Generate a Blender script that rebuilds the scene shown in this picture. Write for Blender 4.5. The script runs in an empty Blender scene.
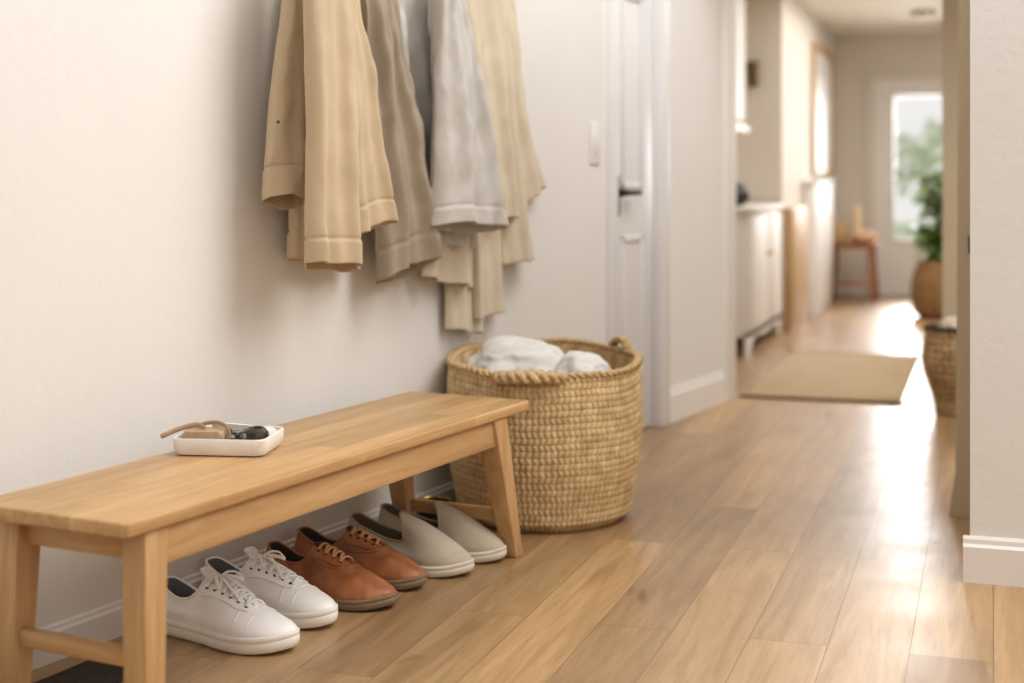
import bpy, bmesh, math, random
from mathutils import Vector, noise
from mathutils.bvhtree import BVHTree
random.seed(7)
PI = math.pi
C = bpy.context.scene.collection

# ------------------------------------------------------------------ frames
EYE = 1.10
F = 1450.0                                   # focal length in pixels of a 1024 wide frame
YAW = math.radians(18.245)
CY, SY = math.cos(YAW), math.sin(YAW)
WALL_O = Vector((-1.802, 4.15)); WALL_A = math.radians(-10.3)
BEN_O = Vector((-1.71, 4.15)); BEN_A = math.radians(-8.57)
def axes(a): return Vector((math.cos(a), math.sin(a))), Vector((-math.sin(a), math.cos(a)))   # out of wall (n), along wall (s)
WN, WS = axes(WALL_A); BN, BS = axes(BEN_A)
def wall_pt(n, s): return WALL_O + WN*n + WS*s
def ben_pt(n, s): return BEN_O + BN*n + BS*s
def ws(px, py, n):
    """where the sight line through an image point meets the plane n metres off the left wall -> (s, z)"""
    X = (px-512)/F
    r = Vector((X*CY-SY, X*SY+CY))
    t = (WALL_O.dot(WN)+n)/r.dot(WN)
    p = r*t
    return ((p-WALL_O).dot(WS), EYE-(py-180)*t/F)

# ------------------------------------------------------------------ helpers
def new_bm(): return bmesh.new()
def obj(name, bm, mat=None, parent=None, smooth=True, loc=None, rotz=0.0, angle=40):
    me = bpy.data.meshes.new(name)
    bmesh.ops.recalc_face_normals(bm, faces=bm.faces[:]) if getattr(bm, 'faces', None) else None
    bm.to_mesh(me); bm.free()
    if mat is not None: me.materials.append(mat)
    if smooth:
        me.shade_smooth()
        try: me.set_sharp_from_angle(angle=math.radians(angle))
        except Exception: pass
    o = bpy.data.objects.new(name, me); C.objects.link(o)
    if parent is not None: o.parent = parent
    if loc is not None: o.location = loc
    o.rotation_euler.z = rotz
    return o
def tag(o, label, cat, group=None):
    o['label'] = label; o['category'] = cat
    if group: o['group'] = group
    return o
def thing(name, label, cat, loc=(0,0,0), rotz=0.0, group=None):
    o = bpy.data.objects.new(name, None); C.objects.link(o)
    o.location = loc; o.rotation_euler = (0,0,rotz); o.empty_display_size = .1
    return tag(o, label, cat, group)
def struct(name, bm, mat, parent=None, **k):
    o = obj(name, bm, mat, parent, **k)
    if parent is None: o['kind'] = 'structure'
    return o
def box(bm, lo, hi, bev=0.0, seg=2):
    vs = [bm.verts.new((x,y,z)) for x in (lo[0],hi[0]) for y in (lo[1],hi[1]) for z in (lo[2],hi[2])]
    q = [(0,1,3,2),(4,6,7,5),(0,4,5,1),(2,3,7,6),(0,2,6,4),(1,5,7,3)]
    fs = [bm.faces.new([vs[i] for i in f]) for f in q]
    if bev > 0:
        es = set(e for f in fs for e in f.edges)
        bmesh.ops.bevel(bm, geom=list(es), offset=bev, segments=seg, profile=.5, affect='EDGES')
    return vs
def hexa(bm, bot, top, bev=0.0, seg=2):
    """eight-corner block: bot and top are four points each, in order"""
    b = [bm.verts.new(p) for p in bot]; t = [bm.verts.new(p) for p in top]
    fs = [bm.faces.new(b[::-1]), bm.faces.new(t)]
    for i in range(4): fs.append(bm.faces.new((b[i], b[(i+1)%4], t[(i+1)%4], t[i])))
    if bev > 0:
        bmesh.ops.bevel(bm, geom=list(set(e for f in fs for e in f.edges)), offset=bev, segments=seg, profile=.5, affect='EDGES')
def prism(bm, pts, z0, z1, bev=0.0, seg=2):
    n = len(pts)
    b = [bm.verts.new((p[0],p[1],z0)) for p in pts]; t = [bm.verts.new((p[0],p[1],z1)) for p in pts]
    fs = [bm.faces.new(b[::-1]), bm.faces.new(t)]
    for i in range(n): fs.append(bm.faces.new((b[i], b[(i+1)%n], t[(i+1)%n], t[i])))
    if bev > 0:
        es = set(fs[1].edges) | set(fs[0].edges)
        bmesh.ops.bevel(bm, geom=list(es), offset=bev, segments=seg, profile=.5, affect='EDGES')
def rings(bm, R, close=True, cap0=True, cap1=True):
    """loft through rings of points"""
    V = [[bm.verts.new(p) for p in r] for r in R]
    n = len(R[0]); m = n if close else n-1
    for a, b in zip(V[:-1], V[1:]):
        for i in range(m):
            j = (i+1) % n
            try: bm.faces.new((a[i], a[j], b[j], b[i]))
            except ValueError: pass
    if cap0: bm.faces.new(V[0][::-1])
    if cap1: bm.faces.new(V[-1])
    return V
def lathe(bm, prof, n=32, cx=0, cy=0, cap0=False, cap1=False):
    rings(bm, [[(cx+r*math.cos(2*PI*i/n), cy+r*math.sin(2*PI*i/n), z) for i in range(n)] for r, z in prof], True, cap0, cap1)
def tube(bm, pts, r, n=8, flat=1.0, closed=False, cap=True):
    P = [Vector(p) for p in pts]; m = len(P)
    R = []; prev = None
    for i, p in enumerate(P):
        if closed: t = P[(i+1)%m]-P[(i-1)%m]
        else: t = P[min(i+1,m-1)]-P[max(i-1,0)]
        t.normalize()
        if prev is None:
            up = Vector((0,0,1)) if abs(t.z) < .9 else Vector((1,0,0))
            a = t.cross(up).normalized()
        else: a = (prev - t*prev.dot(t)).normalized()
        prev = a; b = a.cross(t)
        rr = r[i] if isinstance(r, (list, tuple)) else r
        R.append([p + a*rr*math.cos(2*PI*k/n) + b*rr*flat*math.sin(2*PI*k/n) for k in range(n)])
    if closed: R.append(R[0])
    rings(bm, R, True, cap and not closed, cap and not closed)
    if closed: bmesh.ops.remove_doubles(bm, verts=bm.verts[:], dist=1e-5)
def crv(pts, n, closed=False):
    """Catmull-Rom through points, n samples"""
    P = [Vector(p) for p in pts]; m = len(P); out = []
    span = m if closed else m-1
    for k in range(n):
        u = k/n*span if closed else k/(n-1)*span
        i = min(int(u), span-1); f = u-i
        g = (lambda j: P[j % m]) if closed else (lambda j: P[max(0, min(m-1, j))])
        a, b, c, d = g(i-1), g(i), g(i+1), g(i+2)
        out.append(.5*((2*b)+(c-a)*f+(2*a-5*b+4*c-d)*f*f+(3*b-a-3*c+d)*f**3))
    return out
def sstep(a, b, x):
    t = max(0., min(1., (x-a)/(b-a))); return t*t*(3-2*t)
def lerp(a, b, t): return a+(b-a)*t
def pl(pts, t):
    """piecewise linear pts [(t,v..)]"""
    for (a, b) in zip(pts[:-1], pts[1:]):
        if t <= b[0]:
            f = (t-a[0])/max(1e-9, b[0]-a[0]); f = max(0, f)
            return tuple(lerp(x, y, f) for x, y in zip(a[1:], b[1:]))
    return pts[-1][1:]

# ------------------------------------------------------------------ materials
def lin(c):
    return tuple((v/255/12.92 if v/255 <= .04045 else ((v/255+.055)/1.055)**2.4) for v in c)+(1.,)
class NT:
    def __init__(s, name):
        s.m = bpy.data.materials.new(name); s.m.use_nodes = True
        s.t = s.m.node_tree; s.n = s.t.nodes
        s.b = next(x for x in s.n if x.type == 'BSDF_PRINCIPLED')
    def add(s, typ, **k):
        x = s.n.new(typ)
        for a, v in k.items():
            if a.startswith('i_'):
                key = a[2:].replace('_', ' ')
                x.inputs[key].default_value = v
            else: setattr(x, a, v)
        return x
    def link(s, a, b): s.t.links.new(a, b)
    def coord(s, scale=(1,1,1), rot=(0,0,0), loc=(0,0,0), kind='Object'):
        c = s.add('ShaderNodeTexCoord'); m = s.add('ShaderNodeMapping')
        m.inputs['Scale'].default_value = scale; m.inputs['Rotation'].default_value = rot; m.inputs['Location'].default_value = loc
        s.link(c.outputs[kind], m.inputs['Vector']); return m.outputs['Vector']
    def noise(s, vec, scale, detail=4, rough=.55, dist=0.):
        x = s.add('ShaderNodeTexNoise'); x.inputs['Scale'].default_value = scale; x.inputs['Detail'].default_value = detail
        x.inputs['Roughness'].default_value = rough; x.inputs['Distortion'].default_value = dist
        s.link(vec, x.inputs['Vector']); return x
    def ramp(s, fac, stops):
        r = s.add('ShaderNodeValToRGB'); e = r.color_ramp.elements
        while len(e) < len(stops): e.new(.5)
        for el, (p, c) in zip(e, stops): el.position = p; el.color = c
        s.link(fac, r.inputs['Fac']); return r.outputs['Color']
    def mix(s, a, b, fac, mode='MIX'):
        x = s.add('ShaderNodeMix', data_type='RGBA', blend_type=mode)
        for sock, v in ((x.inputs[0], fac), (x.inputs[6], a), (x.inputs[7], b)):
            if hasattr(v, 'is_output') : s.link(v, sock)
            else: sock.default_value = v
        return x.outputs[2]
    def bump(s, h, strength, dist=.002, prev=None):
        x = s.add('ShaderNodeBump'); x.inputs['Strength'].default_value = strength; x.inputs['Distance'].default_value = dist
        s.link(h, x.inputs['Height'])
        if prev is not None: s.link(prev, x.inputs['Normal'])
        return x.outputs['Normal']
    def out(s, color=None, rough=None, normal=None, spec=None):
        if color is not None:
            if hasattr(color, 'is_output'): s.link(color, s.b.inputs['Base Color'])
            else: s.b.inputs['Base Color'].default_value = color
        if rough is not None:
            if hasattr(rough, 'is_output'): s.link(rough, s.b.inputs['Roughness'])
            else: s.b.inputs['Roughness'].default_value = rough
        if normal is not None: s.link(normal, s.b.inputs['Normal'])
        if spec is not None: s.b.inputs['Specular IOR Level'].default_value = spec
        return s.m
def mat_plain(name, c, rough=.6, var=.06, scale=8., bump=0., bscale=300., bdist=.001, spec=.4, sheen=0.):
    t = NT(name); v = t.coord()
    a = lin(c); d = tuple(x*(1-var*2.2) for x in a[:3])+(1,); l = tuple(min(1, x*(1+var)) for x in a[:3])+(1,)
    col = t.ramp(t.noise(v, scale, 5).outputs['Fac'], [(.3, d), (.7, l)])
    nrm = t.bump(t.noise(v, bscale, 3).outputs['Fac'], bump, bdist) if bump else None
    if sheen: t.b.inputs['Sheen Weight'].default_value = sheen
    return t.out(col, rough, nrm, spec)
def mat_wall(name, c, strength=.35):
    t = NT(name); v = t.coord()
    a = lin(c); d = tuple(x*.965 for x in a[:3])+(1,)
    col = t.ramp(t.noise(v, 1.6, 4).outputs['Fac'], [(.3, d), (.7, a)])
    n1 = t.bump(t.noise(v, 22, 5, .6).outputs['Fac'], strength, .004)
    n2 = t.bump(t.noise(v, 120, 3).outputs['Fac'], strength*.6, .0015, n1)
    return t.out(col, .75, n2, .25)
def mat_cloth(name, c, weave=900., fold=.12, rough=.85, var=.10, sheen=.15):
    t = NT(name); v = t.coord()
    a = lin(c); d = tuple(x*(1-var) for x in a[:3])+(1,); l = tuple(min(1, x*(1+var*.4)) for x in a[:3])+(1,)
    col = t.ramp(t.noise(v, 7, 5).outputs['Fac'], [(.25, d), (.75, l)])
    fine = t.noise(v, weave, 2).outputs['Fac']
    col = t.mix(col, tuple(x*.8 for x in a[:3])+(1,), t.ramp(fine, [(.45, (0,0,0,1)), (.7, (.45,.45,.45,1))]))
    n1 = t.bump(t.noise(t.coord((1,1,.3)), 16, 4, .55, .5).outputs['Fac'], fold, .02)
    n2 = t.bump(fine, .25, .0008, n1)
    t.b.inputs['Sheen Weight'].default_value = sheen
    return t.out(col, rough, n2, .2)
def mat_wood(name, c0, c1, c2, axis='y', rough=.45, stave=0.0, scale=1.0, stave_len=.55):
    """grain runs along the object's own axis; stave > 0 glues the board up from strips of that width"""
    t = NT(name)
    sc = {'x': (1.6, 22, 22), 'y': (22, 1.6, 22), 'z': (22, 22, 1.6)}[axis]
    v = t.coord(tuple(k*scale for k in sc))
    g = t.noise(v, 1.0, 7, .62, 1.1).outputs['Fac']
    col = t.ramp(g, [(.30, lin(c0)), (.52, lin(c1)), (.74, lin(c2))])
    fine = t.noise(t.coord(tuple(k*scale*7 for k in sc)), 1.0, 3).outputs['Fac']
    col = t.mix(col, lin(c0), t.ramp(fine, [(.52, (0,0,0,1)), (.72, (.5,.5,.5,1))]))
    if stave:
        bv = t.coord(rot=(0,0,PI/2))
        b = t.add('ShaderNodeTexBrick'); b.offset = .37; b.inputs['Scale'].default_value = 1
        b.inputs['Brick Width'].default_value = stave_len; b.inputs['Row Height'].default_value = stave; b.inputs['Mortar Size'].default_value = .0006
        b.inputs['Color1'].default_value = (.80,.76,.70,1); b.inputs['Color2'].default_value = (1.1,1.08,1.04,1); b.inputs['Mortar'].default_value = (.62,.55,.46,1)
        b.inputs['Bias'].default_value = .1
        t.link(bv, b.inputs['Vector'])
        col = t.mix(col, b.outputs['Color'], .9, 'MULTIPLY')
    n = t.bump(fine, .12, .0006)
    return t.out(col, rough, n, .4)
def mat_floor():
    t = NT('oak_planks')
    bv = t.coord(rot=(0,0,PI/2), loc=(0,0,0))
    b = t.add('ShaderNodeTexBrick'); b.offset = .39; b.offset_frequency = 2; b.squash = 1
    for k, v in (('Scale', 1), ('Brick Width', 1.37), ('Row Height', .186), ('Mortar Size', .0012), ('Mortar Smooth', .3), ('Bias', 0.)): b.inputs[k].default_value = v
    b.inputs['Color1'].default_value = (0,0,0,1); b.inputs['Color2'].default_value = (1,1,1,1); b.inputs['Mortar'].default_value = (.5,.5,.5,1)
    sh = t.add('ShaderNodeVectorMath', operation='ADD'); sh.inputs[1].default_value = (.21, .178+.0, 0)
    t.link(bv, sh.inputs[0]); t.link(sh.outputs[0], b.inputs['Vector'])
    # each board gets its own slice of grain
    off = t.add('ShaderNodeVectorMath', operation='SCALE'); off.inputs['Scale'].default_value = 37.0
    t.link(b.outputs['Color'], off.inputs[0])
    def grain(scale):
        a = t.add('ShaderNodeVectorMath', operation='ADD'); t.link(t.coord(scale), a.inputs[0]); t.link(off.outputs[0], a.inputs[1]); return a.outputs[0]
    g = t.noise(grain((14, 1.1, 1)), 1, 7, .6, 1.4).outputs['Fac']
    col = t.ramp(g, [(.25, lin((146,114,80))), (.5, lin((168,136,99))), (.75, lin((187,156,118)))])
    tone = t.ramp(b.outputs['Color'], [(0, (.80,.77,.73,1)), (.35, (.90,.88,.84,1)), (.7, (1.0,.985,.95,1)), (1, (1.2,1.17,1.1,1))])
    col = t.mix(col, tone, 1.0, 'MULTIPLY')
    fine = t.noise(grain((120, 7, 1)), 1, 4).outputs['Fac']
    col = t.mix(col, lin((126,90,56)), t.ramp(fine, [(.5, (0,0,0,1)), (.75, (.32,.32,.32,1))]))
    kn = t.noise(grain((7, 2.6, 1)), 1, 2, .5, .5).outputs['Fac']
    col = t.mix(col, lin((96,66,42)), t.ramp(kn, [(.69, (0,0,0,1)), (.78, (.7,.7,.7,1))]))
    col = t.mix(col, lin((92,66,44)), t.ramp(b.outputs['Fac'], [(.1, (0,0,0,1)), (.8, (.75,.75,.75,1))]))
    inv = t.add('ShaderNodeMath', operation='SUBTRACT'); inv.inputs[0].default_value = 1; t.link(b.outputs['Fac'], inv.inputs[1])
    n = t.bump(inv.outputs[0], .35, .001); n = t.bump(fine, .08, .0006, n)
    rg = t.ramp(t.noise(t.coord((1,1,1)), 5, 4).outputs['Fac'], [(.3, (.30,.30,.30,1)), (.7, (.38,.38,.38,1))])
    return t.out(col, rg, n, .75)
def mat_woven(name, dark, mid, light):
    t = NT(name)
    a = t.add('ShaderNodeAttribute'); a.attribute_name = 'weave'
    col = t.ramp(a.outputs['Fac'], [(0, lin(dark)), (.45, lin(mid)), (1, lin(light))])
    v = t.coord()
    nz = t.noise(v, 26, 5).outputs['Fac']
    col = t.mix(col, t.ramp(nz, [(.3, (.72,.68,.6,1)), (.7, (1.12,1.1,1.06,1))]), 1.0, 'MULTIPLY')
    n = t.bump(t.noise(v, 260, 3).outputs['Fac'], .5, .002)
    return t.out(col, .75, n, .25)
def mat_glass(name, tint=(1,1,1,1), gl=.06):
    t = NT(name); n = t.n; n.remove(t.b)
    o = next(x for x in n if x.type == 'OUTPUT_MATERIAL')
    tr = t.add('ShaderNodeBsdfTransparent'); tr.inputs[0].default_value = tint
    g = t.add('ShaderNodeBsdfGlossy'); g.inputs['Roughness'].default_value = .02
    fr = t.add('ShaderNodeLayerWeight'); fr.inputs['Blend'].default_value = .25
    m = t.add('ShaderNodeMixShader'); t.link(fr.outputs['Fresnel'], m.inputs[0]); t.link(tr.outputs[0], m.inputs[1]); t.link(g.outputs[0], m.inputs[2])
    t.link(m.outputs[0], o.inputs[0]); return t.m

M = {}
M['wall'] = mat_wall('warm_white_plaster', (231,228,224))
M['wall_tan'] = mat_wall('greige_plaster', (208,197,181), .15)
M['wall_back'] = mat_wall('cream_plaster', (220,212,200), .15)
M['ceil'] = mat_wall('ceiling_paint', (232,224,212), .1)
M['white'] = mat_plain('white_gloss_paint', (232,228,223), .55, .015, 3)
M['door'] = mat_plain('cool_white_paint', (226,224,224), .42, .015, 3)
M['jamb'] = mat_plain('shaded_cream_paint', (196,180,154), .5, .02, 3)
M['floor'] = mat_floor()
M['top'] = mat_wood('oak_top', (180,142,98), (199,162,116), (213,179,135), 'y', .38, .07)
M['rail'] = mat_wood('oak_rail', (180,141,97), (199,161,115), (213,178,134), 'y', .42)
M['railx'] = mat_wood('oak_cross_rail', (176,137,92), (195,156,109), (208,172,127), 'x', .42)
M['leg'] = mat_wood('oak_leg', (180,141,97), (199,161,115), (213,178,134), 'z', .42)
M['woven'] = mat_woven('seagrass', (98,74,46), (208,178,134), (234,212,174))
M['woven_dark'] = mat_woven('dark_wicker', (84,64,44), (160,132,98), (196,168,130))
M['braid'] = mat_plain('seagrass_braid', (208,178,134), .75, .16, 60, .5, 400, .002, .25)
M['ceramic'] = mat_plain('white_ceramic', (233,228,220), .35, .02, 30)
M['camel'] = mat_cloth('camel_cotton', (202,182,153), 1100, .05)
M['taupe'] = mat_cloth('taupe_cotton', (161,147,129), 1000, .10)
M['grey'] = mat_cloth('pale_grey_linen', (198,194,188), 800, .14, var=.07)
M['cream'] = mat_cloth('cream_wool', (215,201,178), 520, .08, .95, .12, .3)
M['lining'] = mat_plain('dark_lining', (96,78,60), .9, .1)
M['sneaker'] = mat_plain('white_leather', (246,244,241), .5, .02, 30, .15, 500, .0006)
M['rubber_w'] = mat_plain('off_white_rubber', (236,229,217), .55, .03, 20, .1, 700, .0004)
M['lace_w'] = mat_plain('white_lace', (248,246,243), .8, .05, 200, .4, 1500, .0006)
M['sneaker_in'] = mat_plain('grey_blue_lining', (134,134,138), .9, .06)
M['dark_in'] = mat_plain('dark_brown_lining', (74,54,42), .85, .08)
M['rubber_b'] = mat_plain('taupe_rubber', (140,120,94), .6, .06, 30)
M['lace_b'] = mat_plain('tan_lace', (204,152,112), .75, .1, 200, .4, 1200, .0006)
M['felt_edge'] = mat_plain('oat_binding', (170,156,134), .95, .08, 60, .4, 500, .001)
M['felt_in'] = mat_plain('taupe_felt_lining', (118,104,86), .95, .1)
M['rubber_c'] = mat_plain('cream_rubber', (222,211,192), .6, .04, 20)
M['black'] = mat_plain('black_metal', (34,31,29), .4, .04)
M['darkmetal'] = mat_plain('dark_metal', (54,48,44), .35, .2, 60)
M['brass'] = NT('brass').out(lin((196,158,84)), .3); M['brass'].node_tree.nodes['Principled BSDF'].inputs['Metallic'].default_value = 1
M['steel'] = NT('steel').out(lin((190,186,178)), .3); M['steel'].node_tree.nodes['Principled BSDF'].inputs['Metallic'].default_value = 1
M['tanleather'] = mat_plain('tan_leather', (188,160,130), .6, .08, 30, .2, 400, .0008)
M['mat'] = mat_plain('rough_dark_brown', (58,48,41), .95, .2, 60, .6, 500, .002)
M['linen'] = mat_cloth('white_linen', (226,222,217), 800, .35, var=.05)
M['rug'] = mat_cloth('jute_rug', (186,162,128), 260, .1, .95, .12)
M['rugedge'] = mat_plain('rug_binding', (116,92,62), .9, .1)
M['leaf'] = mat_plain('leaf_green', (128,160,88), .45, .25, 9)
M['leaf_pale'] = mat_plain('pale_leaf', (214,224,196), .6, .2, 3)
M['grass'] = mat_plain('lawn_green', (206,214,184), .9, .15, 3)
M['stem'] = mat_plain('stem_brown', (104,84,58), .8, .15)
M['brownwood'] = mat_wood('brown_wood', (132,84,48), (160,104,62), (180,124,78), 'x', .45)
M['paleoak'] = mat_wood('tan_oak', (176,144,106), (192,160,120), (204,174,136), 'z', .5)  # tan oak, the wood's own colour
M['peach'] = mat_plain('peach_cloth', (226,188,146), .9, .06)
M['candle'] = mat_plain('cream_wax', (236,216,184), .5, .03)
M['art'] = None
M['glass'] = mat_glass('window_glass')
M['soil'] = mat_plain('soil', (60,46,34), .95, .2)
M['grey_plastic'] = mat_plain('grey_plastic', (168,158,144), .5, .03)
# brown leather with burnished patches
t = NT('cognac_leather'); v = t.coord()
c_ = t.ramp(t.noise(v, 14, 4, .5, .4).outputs['Fac'], [(.25, lin((122,74,46))), (.5, lin((160,102,64))), (.75, lin((184,126,84)))])
n_ = t.bump(t.noise(t.coord((1,1.6,1)), 45, 4, .6).outputs['Fac'], .25, .003); n_ = t.bump(t.noise(v, 600, 2).outputs['Fac'], .15, .0005, n_)
M['cognac'] = t.out(c_, .42, n_, .4)
# speckled felt
t = NT('oat_felt'); v = t.coord()
c_ = t.ramp(t.noise(v, 260, 5, .7).outputs['Fac'], [(.3, lin((172,160,140))), (.55, lin((189,177,157))), (.75, lin((198,187,168)))])
n_ = t.bump(t.noise(v, 500, 3).outputs['Fac'], .5, .0012); t.b.inputs['Sheen Weight'].default_value = .3
M['felt'] = t.out(c_, .95, n_, .15)
# pale picture: soft cloudy bands
t = NT('pale_canvas'); v = t.coord((1,.6,1.4))
M['art'] = t.out(t.ramp(t.noise(v, 1.4, 3).outputs['Fac'], [(.3, lin((196,198,194))), (.5, lin((236,234,226))), (.7, lin((214,216,214)))]), .5)

# ------------------------------------------------------------------ the shell
bm = new_bm(); box(bm, (-4.5,-3.0,-.05), (4.5,14.42,0)); struct('floor', bm, M['floor'], smooth=False)
bm = new_bm(); box(bm, (-4.5,6.5,2.48), (3.2,14.42,2.56)); struct('ceiling', bm, M['ceil'], smooth=False)

S_D0, S_D1 = ws(613,300,0)[0], ws(658,300,0)[0]      # door opening along the left wall
S_END = ws(731,300,0)[0]
H = 2.6
bm = new_bm()                                 # entry wall, its door opening cut out
box(bm, (-.12,-7.0,0), (0,S_D0,H)); box(bm, (-.12,S_D0,2.06), (0,S_D1,H)); box(bm, (-.12,S_D1,0), (0,S_END,H))
bmesh.ops.remove_doubles(bm, verts=bm.verts[:], dist=1e-4)
struct('wall_left', bm, M['wall'], smooth=False, loc=(WALL_O.x, WALL_O.y, 0), rotz=WALL_A)
def baseboard(name, y0, y1, h, loc, rotz, th=.016, flip=1):
    bm = new_bm()
    prof = [(0,0),(th,0),(th,h*.80),(th*.55,h*.86),(th*.5,h*.95),(th*.2,h),(0,h)]
    rings(bm, [[(p[0]*flip, y, p[1]) for p in prof] for y in (y0, y1)])
    return struct(name, bm, M['white'], loc=loc, rotz=rotz, smooth=False)
WL = (WALL_O.x, WALL_O.y, 0)
baseboard('baseboard_left', -7.0, S_D0-.075, .082, WL, WALL_A)
baseboard('baseboard_hall', S_D1+.09, S_END-.12, .155, WL, WALL_A)

# white panelled door in the left wall
d = bpy.data.objects.new('door_1', None); C.objects.link(d); d.location = WL; d.rotation_euler.z = WALL_A; d['kind'] = 'structure'
bm = new_bm()
box(bm, (-.06,S_D0+.012,.008), (-.022,S_D1-.012,2.05), .003)
for z0, z1 in ((.22,.86),(1.06,1.9)):
    y0, y1 = S_D0+.13, S_D1-.13
    for a, b_ in (((-.024,y0,z0),(-.012,y0+.025,z1)), ((-.024,y1-.025,z0),(-.012,y1,z1)), ((-.024,y0,z0),(-.012,y1,z0+.025)), ((-.024,y0,z1-.025),(-.012,y1,z1))): box(bm, a, b_, .004)
obj('door_panel', bm, M['door'], d)
bm = new_bm()
for a, b_ in (((-.06,S_D0-.075,0),(.022,S_D0+.008,2.06)), ((-.06,S_D1-.008,0),(.022,S_D1+.09,2.06)), ((-.06,S_D0-.075,2.06),(.022,S_D1+.09,2.14))): box(bm, a, b_, .005)
obj('door_casing', bm, M['door'], d)
hs = S_D0+.085; hz = 1.045
bm = new_bm()
R = [[(x, hs+r*math.cos(2*PI*i/20), hz+r*math.sin(2*PI*i/20)) for i in range(20)] for x, r in ((-.022,.026),(-.014,.026),(-.012,.022),(.02,.011),(.034,.011))]
rings(bm, R)
box(bm, (.022,hs-.012,hz-.010), (.038,hs+.135,hz+.008), .004)
h_ = obj('handle', bm, M['black'], d)
bm = new_bm(); box(bm, (-.022,hs-.022,hz-.10), (-.017,hs+.022,hz+.07), .002); obj('handle_plate', bm, M['black'], d)

# light switch on the wall just before the door
s0, z0 = ws(588,165,0); s1, z1 = ws(600,122,0)
sw = thing('light_switch', 'tall white light switch plate on the wall left of the white door', 'light switch', (*wall_pt(0,(s0+s1)/2), (z0+z1)/2), WALL_A)
hw, hh = .045, .085
bm = new_bm(); box(bm, (0,-hw,-hh), (.008,hw,hh), .003); obj('plate', bm, M['white'], sw)
bm = new_bm(); box(bm, (.008,-.018,-.04), (.013,.018,.04), .002); obj('rocker', bm, M['white'], sw)

# corner trim at the end of the left wall
ce = wall_pt(0, S_END)
bm = new_bm(); box(bm, (-.13,S_END-.12,0), (.022,S_END+.02,H), .004)
struct('trim_1', bm, M['white'], loc=WL, rotz=WALL_A)

# alcove and hall walls further back (hall axis = world Y)
XA, XH, YB = -1.86, -1.42, 14.32
bm = new_bm(); box(bm, (XA-.1,7.35,0), (XA,10.5,2.48)); struct('wall_alcove', bm, M['wall_tan'], smooth=False)
bm = new_bm(); box(bm, (XA-.1,7.25,0), (-1.42,7.35,2.48)); struct('wall_return', bm, M['wall_tan'], smooth=False)
bm = new_bm(); box(bm, (XA-.1,10.5,0), (XH,YB,2.48)); struct('wall_hall', bm, M['wall_back'], smooth=False)
# back wall with the door opening
DX0, DX1 = -1.06, -.06
bm = new_bm(); box(bm, (XH,YB,0), (DX0,YB+.1,2.48)); box(bm, (DX0,YB,2.06), (DX1,YB+.1,2.48)); box(bm, (DX1,YB,0), (2.5,YB+.1,2.48))
struct('wall_back', bm, M['wall_back'], smooth=False)
bm = new_bm(); box(bm, (XH,YB-.015,0), (DX0-.09,YB,.13), .003); struct('baseboard_back', bm, M['white'])
d = bpy.data.objects.new('door_2', None); C.objects.link(d); d.location = ((DX0+DX1)/2, YB, 0); d['kind'] = 'structure'
hw = (DX1-DX0)/2; gx = .31; GZ0, GZ1 = .54, 1.90
bm = new_bm()
box(bm, (-hw,.002,.005), (-gx,.065,2.06)); box(bm, (gx,.002,.005), (hw,.065,2.06)); box(bm, (-gx,.002,.005), (gx,.065,GZ0)); box(bm, (-gx,.002,GZ1), (gx,.065,2.06))
obj('door_panel', bm, M['white'], d, smooth=False)
bm = new_bm()
for a, b_ in (((-gx-.03,-.012,GZ0-.03),(-gx,.022,GZ1+.03)), ((gx,-.012,GZ0-.03),(gx+.03,.022,GZ1+.03)), ((-gx,-.012,GZ0-.03),(gx,.022,GZ0)), ((-gx,-.012,GZ1),(gx,.022,GZ1+.03))): box(bm, a, b_, .003)
obj('glazing_bead', bm, M['white'], d)
bm = new_bm(); box(bm, (-gx,.04,GZ0), (gx,.046,GZ1)); obj('pane', bm, M['glass'], d, smooth=False)
bm = new_bm()
for a, b_ in (((-hw-.09,-.02,0),(-hw+.006,-.001,2.06)), ((hw-.006,-.02,0),(hw+.09,-.001,2.06)), ((-hw-.09,-.02,2.06),(hw+.09,-.001,2.15))): box(bm, a, b_, .004)
obj('door_casing', bm, M['wall_back'], d)

# right side: white partition stub near the camera, jamb and far hall wall behind it
bm = new_bm(); box(bm, (-.052,4.17,0), (2.6,4.95,H)); struct('wall_right', bm, M['wall'], smooth=False)
bm = new_bm()
h = .125; th = .018; prof = [(0,0),(th,0),(th,h*.78),(th*.55,h*.84),(th*.5,h*.94),(th*.2,h),(0,h)]
rings(bm, [[(x, 4.17-p[0], p[1]) for p in prof] for x in (-.052-th, 2.6)]); struct('baseboard_right', bm, M['white'], smooth=False)
bm = new_bm(); hexa(bm, [(-.128,4.955,.0),(.1,4.955,.0),(.1,5.12,.0),(-.128,5.12,.0)], [(-.107,4.955,.14),(.1,4.955,.14),(.1,5.12,.14),(-.107,5.12,.14)])
hexa(bm, [(-.107,4.955,.14),(.1,4.955,.14),(.1,5.12,.14),(-.107,5.12,.14)], [(-.092,4.955,2.48),(.1,4.955,2.48),(.1,5.12,2.48),(-.092,5.12,2.48)])
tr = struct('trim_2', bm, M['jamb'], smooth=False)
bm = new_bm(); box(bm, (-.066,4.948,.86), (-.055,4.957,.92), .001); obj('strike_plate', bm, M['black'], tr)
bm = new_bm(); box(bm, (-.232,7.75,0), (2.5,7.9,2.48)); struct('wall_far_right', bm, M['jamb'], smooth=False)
bm = new_bm(); box(bm, (-.30,9.8,0), (-.2,YB,2.48)) if False else box(bm, (1.2,7.9,0), (1.3,YB,2.48)); struct('wall_side_hall', bm, M['wall_back'], smooth=False)

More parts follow.
